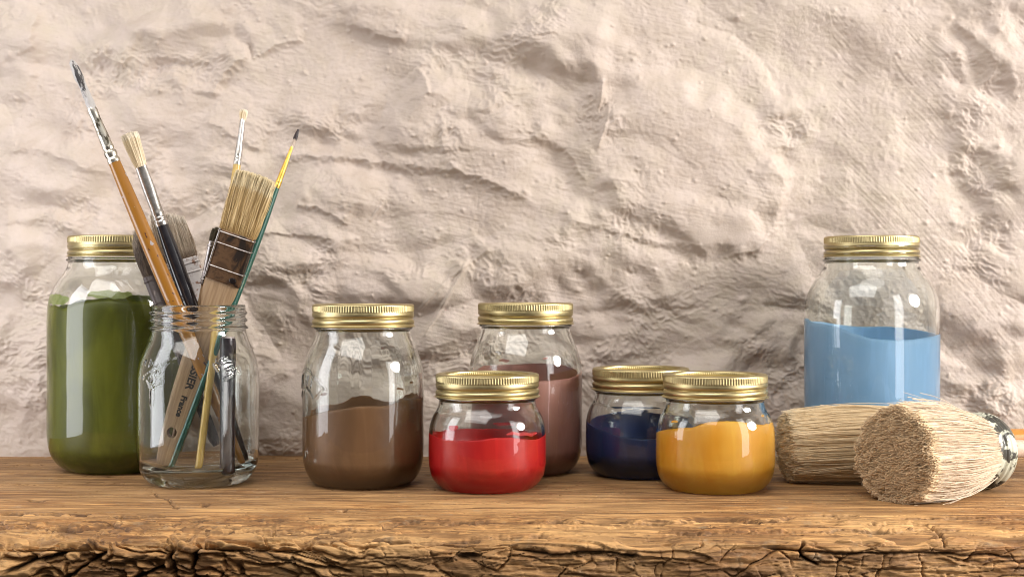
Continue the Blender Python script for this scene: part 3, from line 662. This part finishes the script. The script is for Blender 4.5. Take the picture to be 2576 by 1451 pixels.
rod('ferrule', [(.45, z(409)), (.455, z(400)), (.40, z(396)), (.45, z(390)), (.45, z(383)), (.38, z(378)), (.43, z(372)), (.41, z(366)), (.37, z(330)), (.33, z(300)), (.30, z(270)), (.0, z(262))], silver_worn, t, step=.04)
caked = simple('caked_white_paint', (.40, .375, .36), .4, 0, (.035, .03, .03), 1.6, vec=(1.4, 1.4, .25), lo=.50, hi=.55, bump=.1)
rod('bristles', [(.31, z(290)), (.335, z(276)), (.31, z(262)), (.29, z(240)), (.27, z(215)), (.32, z(195)), (.28, z(172)), (.19, z(157)), (.0, z(150))], caked, t, seg=64, noise=.05, step=.05,
    bend=lambda zz: -.0*zz+.22*np.clip((zz-z(300))/5, 0, 1)*(1-np.clip((zz-z(300))/5, 0, 1)))
# 2 black handle, cream filbert bristles
b = P3(622, 1160, de+1.2); tp = P3(323, 333, de+.2)
t, L = frame_thing('round_paintbrush', 'black handled brush with silver ferrule and clean cream bristles cut square', b, tp)
z = lambda Y: yt(Y, 1160, 333, L)
black = simple('black_lacquer', (.012, .011, .015), .22, 0, (.02, .018, .022), 2, coat=.6)
rod('handle', [(.02, 0), (.18, .05), (.22, .4), (.36, z(1000)), (.52, z(820)), (.58, z(700)), (.54, z(620)), (.45, z(562))], black, t)
rod('ferrule', [(.47, z(566)), (.48, z(556)), (.44, z(553)), (.48, z(548)), (.44, z(543)), (.47, z(538)), (.44, z(528)), (.42, z(470)), (.36, z(425)), (.355, z(415)), (.30, z(415))], silver, t, step=.04, flat=[(0, 1), (z(520), 1), (z(430), 1.18), (50, 1.18)])
def round_bristles(n, rb, rt, zb, zt, fl, jag, seed, dome=0):
    g = np.random.default_rng(seed); rho = np.sqrt(g.random(n)); ph = g.random(n)*2*math.pi
    u, v = rho*np.cos(ph), rho*np.sin(ph)
    base = np.stack([rb*u*fl, rb*v/fl, zb+0*u], -1)
    tip = np.stack([rt*u*fl, rt*v/fl, zt-g.random(n)*jag-dome*rho**2], -1); return base, tip
cream = bristle_mat('cream_bristle', (.78, .66, .46), (.62, .48, .29), (.82, .72, .56), .9)
ba, ti = round_bristles(1300, .36, .56, z(420), z(334), 1.15, .25, 5, .1)
strands('bristles', ba, ti, .02, .02, cream, t, curl=.03)
# 3 thin yellow
b = P3(498, 1190, de-2.4); tp = P3(614, 275, de+3.2)
t, L = frame_thing('fine_paintbrush', 'thin pale yellow brush with short cream stub, behind the flat tan brush', b, tp)
z = lambda Y: yt(Y, 1190, 275, L)
yel = simple('yellow_varnish', (.56, .375, .10), .35, 0, (.46, .30, .075), 3, vec=(1, 1, .2), coat=.3)
rod('handle', [(.02, 0), (.21, .04), (.25, .2), (.28, z(1000)), (.35, z(800)), (.34, z(600)), (.32, z(480)), (.27, z(418))], yel, t)
rod('ferrule', [(.28, z(422)), (.29, z(412)), (.26, z(409)), (.28, z(405)), (.25, z(401)), (.27, z(396)), (.22, z(350)), (.17, z(302)), (.1, z(300))], silver, t, step=.04)
ba, ti = round_bristles(260, .16, .24, z(305), z(275), 1.2, .15, 6, .1)
strands('bristles', ba, ti, .022, .02, cream, t, curl=.03)
# 4 green
b = P3(428, 1183, de-2.2); tp = P3(751, 326, de+2.4)
t, L = frame_thing('fine_paintbrush', 'thin green handled brush leaning right with gold ferrule and dark pointed tip', b, tp)
z = lambda Y: yt(Y, 1183, 326, L)
grn = simple('pearl_green_lacquer', (.018, .095, .07), .3, .1, (.013, .07, .05), 6, coat=.5)
rod('handle', [(.02, 0), (.16, .04), (.19, .3), (.24, z(950)), (.34, z(700)), (.33, z(600)), (.27, z(520)), (.21, z(476))], grn, t)
rod('ferrule', [(.22, z(479)), (.235, z(470)), (.215, z(467)), (.23, z(463)), (.21, z(458)), (.20, z(440)), (.13, z(395)), (.10, z(371)), (.05, z(369))], gold_f, t, step=.04)
tipm = bristle_mat('white_tip_dark_end', (.60, .50, .42), (.45, .35, .28), (.035, .018, .02), .48)
ba, ti = round_bristles(260, .09, .06, z(373), z(326), 1, .25, 7)
strands('bristles', ba, ti, .018, .012, tipm, t, curl=.035)

# flat brushes
def flat_handle(name, outline, thk, mat, root, hole=None):   # outline (half width, z)
    p = catmull(outline, .12); n = 40; a = np.arange(n)*2*math.pi/n
    ca, sa = np.cos(a), np.sin(a); e = .55
    X = np.sign(ca)*np.abs(ca)**e; Y = np.sign(sa)*np.abs(sa)**e
    V = np.stack([np.maximum(p[:, :1], .001)*X[None], (thk/2*np.minimum(1, .35+p[:, :1]*1.2))*Y[None], p[:, 1:]+0*X[None]], -1)
    V = np.concatenate([V[:1]*[[[0.001, .001, 1]]], V, V[-1:]*[[[.001, .001, 1]]]])
    me = mesh_from(name, V, grid_quads(*V.shape[:2], wrap=True)); o = obj(name, me, mat, root)
    if hole:
        hx, hz, hr = hole; bm = bmesh.new(); bm.from_mesh(me); bmesh.ops.remove_doubles(bm, verts=bm.verts, dist=3e-5)
        bmesh.ops.recalc_face_normals(bm, faces=bm.faces); bm.to_mesh(me); bm.free()
        bm = bmesh.new(); bmesh.ops.create_cone(bm, cap_ends=True, segments=40, radius1=hr*S, radius2=hr*S, depth=2*S,
                                                matrix=Matrix.Translation((hx*S, 0, hz*S)) @ Matrix.Rotation(R(90), 4, 'X'))
        cm = bpy.data.meshes.new('cutter'); bm.to_mesh(cm); bm.free(); cu = bpy.data.objects.new('cutter', cm); C.objects.link(cu); cu.parent = root
        md = o.modifiers.new('hole', 'BOOLEAN'); md.operation = 'DIFFERENCE'; md.object = cu; md.solver = 'EXACT'
        bpy.context.view_layer.update(); dg_ = bpy.context.evaluated_depsgraph_get()
        nm = bpy.data.meshes.new_from_object(o.evaluated_get(dg_)); o.modifiers.clear()
        if len(nm.polygons) > 200: o.data = nm
        bpy.data.objects.remove(cu)
    return o
def flat_ferrule(name, hw, thk, z0, z1, mat, root, bands=(), band_mat=None, taper=1.0):
    n = 48; a = np.arange(n)*2*math.pi/n; ca, sa = np.cos(a), np.sin(a)
    X = np.sign(ca)*np.abs(ca)**.35; Y = np.sign(sa)*np.abs(sa)**.45
    zz = np.linspace(z0, z1, 40); prof = [(0.97, z0, .6)]+[(1, v, 1) for v in zz]+[(.97, z1, .6)]
    V = np.stack([np.stack([X*hw*s_*(1+(taper-1)*(zv-z0)/(z1-z0)), Y*thk/2*s_, 0*X+zv], -1) for s_, zv, _ in prof])
    inner = V[-1:].copy()*[[[.9, .8, 1]]]; V = np.concatenate([V, inner, inner-[[[0, 0, .5]]]])
    f = obj(name, mesh_from(name, V, grid_quads(*V.shape[:2], wrap=True)), mat, root)
    for bz in bands:                             # raised wire-like beads round the ferrule
        k = 10; b_ = np.arange(k)*2*math.pi/k; fc = 1+(taper-1)*(bz-z0)/(z1-z0); rr = .05
        V = np.stack([np.stack([X*(hw*fc+.015+rr*math.cos(x)), Y*(thk/2+.015+rr*math.cos(x)), 0*X+bz+rr*1.2*math.sin(x)], -1) for x in np.append(b_, 2*math.pi)])
        bo = obj('ferrule_bead', mesh_from('ferrule_bead', V, grid_quads(*V.shape[:2], wrap=True)), band_mat or mat, f)
    return f
def flat_bristles(n, hwb, hwt, thk, zb, zt, jag, seed, slope=0.):
    g = np.random.default_rng(seed); u = g.uniform(-1, 1, n); v = g.uniform(-1, 1, n)
    clump = .05*np.sin(u*17+v*2)+.04*np.sin(u*31)
    base = np.stack([hwb*u, thk*.42*v, zb+0*u], -1)
    tip = np.stack([hwt*(u+clump*.8), thk*(.55*v+g.normal(0, .1, n)), zt-np.abs(g.normal(0, jag, n))+slope*u-.18*np.abs(u)**3], -1)
    return base, tip
# 5 flat tan brush with lettering
b = P3(410, 1176, de+.9); tp = P3(645, 440, de-.9)
t, L = frame_thing('flat_paintbrush', 'flat tan bristle brush with rusty metal ferrule and bare wooden handle, leaning right', b, tp, roll=-6)
z = lambda Y: yt(Y, 1176, 440, L)
bare = simple('bare_beech_wood', (.25, .155, .08), .55, 0, (.34, .225, .125), 2.5, vec=(2, 2, .12), bump=.02)
rusty = M('rusted_tin_ferrule'); rn = rusty.noise(rusty.co((1, 1, .7)), .55, 6, .62, 1.2)
rusty.set(color=rusty.ramp(rn, [(.40, (.035, .025, .020)), (.47, (.09, .05, .028)), (.53, (.16, .088, .045)), (.62, (.10, .055, .03))]), rough=.35, metal=.55)
rusty.bump(rn, .03, .6)
steel = simple('dull_steel', (.42, .39, .38), .33, 1.0, (.28, .25, .24), 4)
fz0, fz1 = z(706), z(586)
h5 = flat_handle('handle', [(.45, .02), (.62, .25), (.78, 1.2), (.98, z(1080)), (1.12, z(980)), (1.12, z(900)), (.98, z(820)), (1.02, z(775)), (1.24, z(740)), (1.29, z(700)), (1.25, z(690))], .55, bare, t, hole=(-.12, z(1086), .38))
ff = flat_ferrule('ferrule', 1.38, .78, fz0, fz1, rusty.m, t, bands=(fz1-.18, fz1-1.0, fz0+.95), band_mat=steel, taper=1.0)
# side seams of the ferrule
for sx in (-1,):
    V = revolve(catmull([(.07, fz0+.05), (.075, fz0+.5), (.075, fz1-.4), (.06, fz1+.03)], .3), 12); V[..., 0] += sx*1.24; V[..., 1] -= .40
    obj('ferrule_seam', mesh_from('ferrule_seam', V, grid_quads(*V.shape[:2], wrap=True)), steel, ff)
V = revolve(catmull([(0, -.05), (.2, -.02), (.22, .02), (.14, .05), (0, .04)], .03), 24)[..., [0, 2, 1]]; V[..., 0] = V[..., 0]*1.25+.82; V[..., 2] += fz0+.38; V[..., 1] -= .42
obj('rivet', mesh_from('rivet', V, grid_quads(*V.shape[:2], wrap=True)), simple('dark_rivet', (.03, .022, .02), .2, .6), ff)
tanb = bristle_mat('tan_bristle', (.70, .55, .31), (.50, .35, .15), (.78, .66, .43), .8, basecol=(.33, .2, .07), baseat=.02)
ba, ti = flat_bristles(3600, 1.30, 1.52, .72, fz1-.3, L+.05, .22, 12, .0)
strands('bristles', ba, ti, .02, .013, tanb, t, curl=.07, seed=12, nseg=8)
def text_on(body, size, zc, xoff, yoff, parent, mat, bold=.0):
    cu = bpy.data.curves.new('lettering', 'FONT'); cu.body = body; cu.size = size*S; cu.extrude = .006*S; cu.offset = bold*S
    cu.align_x = 'CENTER'; cu.align_y = 'CENTER'; cu.resolution_u = 3
    o = bpy.data.objects.new('tmp', cu); C.objects.link(o); bpy.context.view_layer.update()
    me = bpy.data.meshes.new_from_object(o.evaluated_get(bpy.context.evaluated_depsgraph_get())); bpy.data.objects.remove(o)
    me.name = 'lettering'
    for v in me.vertices:                       # reads downwards along the handle
        x_, y_, z_ = v.co; v.co = (y_+xoff*S, yoff*S-z_, -x_+zc*S)
    for p_ in me.polygons: p_.use_smooth = False
    return obj('lettering', me, mat, parent)
ink = simple('black_ink', (.02, .016, .014), .6)
text_on('ESSIER', .80, z(938), .10, -.285, h5, ink, .028)
text_on('France', .60, z(1018), -.02, -.285, h5, ink, .028)
# 6 wide old brush, white ferrule
b = P3(596, 1150, de+2.3); tp = P3(418, 540, de+2.2)
t, L = frame_thing('flat_paintbrush', 'wide old brush with grey splayed bristles, behind the amber and black handles', b, tp, roll=4)
z = lambda Y: yt(Y, 1150, 540, L)
whitef = simple('paint_caked_tin', (.58, .53, .50), .5, .1, (.26, .14, .09), 1.6, lo=.56, hi=.62, bump=.05)
flat_handle('handle', [(.3, .02), (.42, .3), (.5, 1.5), (.62, z(1000)), (.80, z(900)), (.95, z(830)), (1.3, z(760)), (1.35, z(745))], .5, simple('stained_beech', (.30, .17, .075), .5, 0, (.36, .22, .10), 2, vec=(2, 2, .2)), t)
flat_ferrule('ferrule', 1.42, .7, z(775), z(655), whitef, t, bands=(z(668), z(690), z(760)))
greyb = bristle_mat('stiff_grey_bristle', (.60, .50, .38), (.42, .32, .23), (.70, .61, .50), .9, basecol=(.16, .09, .055), baseat=.05)
ba, ti = flat_bristles(1700, 1.36, 1.25, .6, z(665), L+.1, .5, 13, -.45)
strands('bristles', ba, ti, .02, .013, greyb, t, curl=.09, seed=13)
# 7 dark crusted brush
b = P3(545, 1120, de+.9); tp = P3(336, 590, de+.9)
t, L = frame_thing('flat_paintbrush', 'narrow brush crusted all over with dark dried paint, leftmost against the jar rim', b, tp, roll=52)
z = lambda Y: yt(Y, 1120, 572, L)
crust = simple('dark_paint_crust', (.055, .04, .038), .5, 0, (.24, .19, .18), 1.6, vec=(1.5, 1.5, .5), lo=.54, hi=.64, bump=.12)
flat_handle('handle', [(.25, .02), (.4, .4), (.45, z(980)), (.5, z(880)), (.5, z(780)), (.5, z(740))], .42, crust, t)
flat_ferrule('ferrule', .56, .5, z(760), z(680), crust, t, bands=(z(692), z(750)))
darkb = bristle_mat('dark_stiff_bristle', (.16, .12, .09), (.05, .035, .03), (.30, .25, .2), .93)
ba, ti = flat_bristles(600, .5, .42, .45, z(685), L, .8, 14, .6)
strands('bristles', ba, ti, .022, .014, darkb, t, curl=.07, seed=14)
# 8 brush seen edge-on behind the tan one
b = P3(432, 1140, de+2.2); tp = P3(550, 572, de+.6)
t, L = frame_thing('flat_paintbrush', 'dark flat brush seen edge-on, mostly hidden behind the tan bristle brush', b, tp, roll=68)
z = lambda Y: yt(Y, 1140, 572, L)
flat_handle('handle', [(.2, .02), (.35, .4), (.45, z(900)), (.55, z(760)), (.6, z(700))], .35, bare, t)
flat_ferrule('ferrule', .72, .36, z(712), z(606), steel, t, bands=(z(618), z(700)))
ba, ti = flat_bristles(420, .66, .62, .34, z(612), L, .2, 15)
strands('bristles', ba, ti, .022, .016, bristle_mat('olive_dark_bristle', (.12, .10, .06), (.05, .04, .025), (.10, .085, .05)), t, curl=.03, seed=15)
# 9 added dark stick in place of the black handle's refracted image
b = P3(570, 1189, de-2.5); tp = P3(572, 850, de-1.9)
t, L = frame_thing('refracted_handle_stand_in', 'dark stick standing in for the refracted black handle, inside the open jar at front right', b, tp, cat='refraction stand-in', group=None)
rod('lacquered_stick', [(.02, 0), (.44, .03), (.50, .12), (.51, 1), (.53, L*.5), (.55, L-.15), (.53, L-.02)], simple('dark_purple_lacquer', (.014, .009, .014), .36, 0, (.026, .016, .02), 2, coat=.12), t)
rod('stick_end', [(.52, L-.03), (.5, L+.05), (.3, L+.07), (.0, L+.07)], simple('chipped_pale_end', (.42, .36, .34), .6), t, step=.05)

# ------------------------------------------------------------------ two large round brushes lying on the beam
def big_brush(label, face_c, fer_c, rf, rt, seed, handle_mat, n=9000, squash=1.0, flen=1.7, ferm=None, sm=None, hr=.62, jag=.34, dome=.45, curl=.12):
    a = np.array(face_c); f = np.array(fer_c)
    # local z runs from ferrule end to bristle face; the thing's base is at the ferrule
    t, L = frame_thing('round_distemper_brush', label, f, a, group='large round bristle brushes lying on the beam')
    g = np.random.default_rng(seed); rho = np.sqrt(g.random(n)); rho[:n//3] = g.uniform(.9, 1, n//3)
    ph = g.random(n)*2*math.pi
    lobe = 1+.022*np.cos(3*ph+seed)+.02*np.cos(7*ph+2)+.02*np.cos(13*ph)+.012*np.cos(29*ph+1)
    wild = np.where(g.random(n) < .02, g.uniform(1.0, 1.2, n), 1.)*(1+g.normal(0, .012, n))
    base = np.stack([rf*rho*np.cos(ph), rf*rho*np.sin(ph), flen*.6+0*ph], -1)
    tip = np.stack([rt*rho*lobe*wild*np.cos(ph), rt*rho*lobe*wild*np.sin(ph)*squash, L-np.abs(g.normal(0, jag, n))-dome*rho**4-(wild > 1.05)*g.uniform(0, 2, n)], -1)
    cx_, cy_ = rho*np.cos(ph)*3.2, rho*np.sin(ph)*3.2      # hairs gather in loose tufts
    tip[:, 0] += .16*pn(cx_, cy_, 400+seed)+.07*pn(cx_*3, cy_*3, 402); tip[:, 1] += .16*pn(cx_, cy_, 401+seed)+.07*pn(cx_*3, cy_*3, 403); tip[:, 2] += .13*pn(cx_*1.6, cy_*1.6, 404)
    o = strands('bristles', base, tip, .017, .019, sm, t, nseg=9, sides=4, curl=curl, seed=seed,
                bulge=lambda P: P*np.where(np.array([1, 1, 0])[None, None] > 0, 1+.10*np.sin(np.clip((P[..., 2:3]-flen)/(L-flen), 0, 1)*math.pi), 1))
    # dense heart of the tuft, so that no light leaks through
    core = revolve(catmull([(rf*.93, flen*.5), (rf*1.0, flen+1), (rf*.5+rt*.5, L*.6), (rt*.90, L-1.5-dome), (rt*.86, L-.75-dome), (rt*.5, L-.6-jag), (0.001, L-.55-jag)], .2), 96, lambda A, z_, r_: .05*pn(A*3, z_, 3)*(r_ > .3))
    core[..., 1] *= squash
    me = mesh_from('bristle_heart', core, grid_quads(*core.shape[:2], wrap=True)); attr(me, 'tip', np.clip(core[..., 2]/L+.03, 0, 1)); attr(me, 'rnd', .8+0*core[..., 2])
    obj('bristle_heart', me, sm, o)
    rf += .12
    fr = [(rf-.2, flen+.65), (rf+.02, flen+.66), (rf+.12, flen+.38), (rf+.14, flen+.25), (rf+.08, flen+.12), (rf+.10, flen-.05), (rf+.22, flen-.15), (rf+.24, flen-.3), (rf+.12, flen-.45), (rf+.13, flen-.6),
          (rf+.24, flen-.72), (rf+.25, flen-.95), (rf+.20, flen-1.2), (rf+.10, flen-1.45), (rf-.15, flen-1.75), (rf-.45, flen-1.9), (rf*.5, flen-2.0), (0, flen-2.0)]
    rod('ferrule', fr[::-1], ferm, t, seg=96, step=.06, noise=.012)
    hd = [(0, -14), (hr*.8, -13.9), (hr, -13.4), (hr*1.02, -9), (hr*1.05, -4), (hr*1.25, -1.6), (hr*1.7, -.6), (hr*1.75, flen-1.9)]
    rod('handle', hd, handle_mat, t, seg=48, step=.2)
    return t
def dapple():
    m = M('paint_spattered_metal_ring'); n1 = m.noise(m.co(), .75, 5, .6, .5); n2 = m.noise(m.co((1, 1, 1), loc=(4, 2, 9)), 2.2, 4, .6)
    c = m.mix(m.ramp(n1, [(.49, 0.), (.53, 1.)]), (.045, .04, .03), (.50, .50, .40)); c = m.mix(m.ramp(n2, [(.62, 0.), (.66, 1.)]), c, (.10, .10, .075))
    c = m.mix(m.ramp(n2, [(.28, 1.), (.36, 0.)]), c, (.36, .38, .26))
    m.set(color=c, rough=.38, spec=.5, coat=.1); m.bump(n1, .04, .5); return m.m
pale = bristle_mat('pale_long_bristle', (.76, .64, .50), (.58, .44, .30), (.80, .62, .40), .985)
pale2 = bristle_mat('straw_long_bristle', (.78, .64, .43), (.56, .41, .23), (.78, .64, .43), .985)
ring = dapple()
big_brush('large round brush with paint spattered ring, pale bristle end facing the camera', (25.0, 90.8, 3.12), (34.1, 97.9, 2.62), 2.36, 3.15, 21,
          simple('pale_pink_wood', (.46, .33, .25), .5, 0, (.52, .39, .30), 2, vec=(.3, 2, 2)), 21000, 1.0, 2.0, ring, pale)
big_brush('large straw coloured round brush with amber handle, lying beside the yellow paint jar', (19.5, 100.6, 2.5), (33.2, 100.9, 3.0), 2.05, 2.5, 22,
          simple('amber_wood_handle', (.50, .21, .04), .3, 0, (.42, .17, .03), 2, coat=.4), 14000, .97, 1.7, ring, pale2, hr=.66, jag=.45, dome=.7, curl=.16)
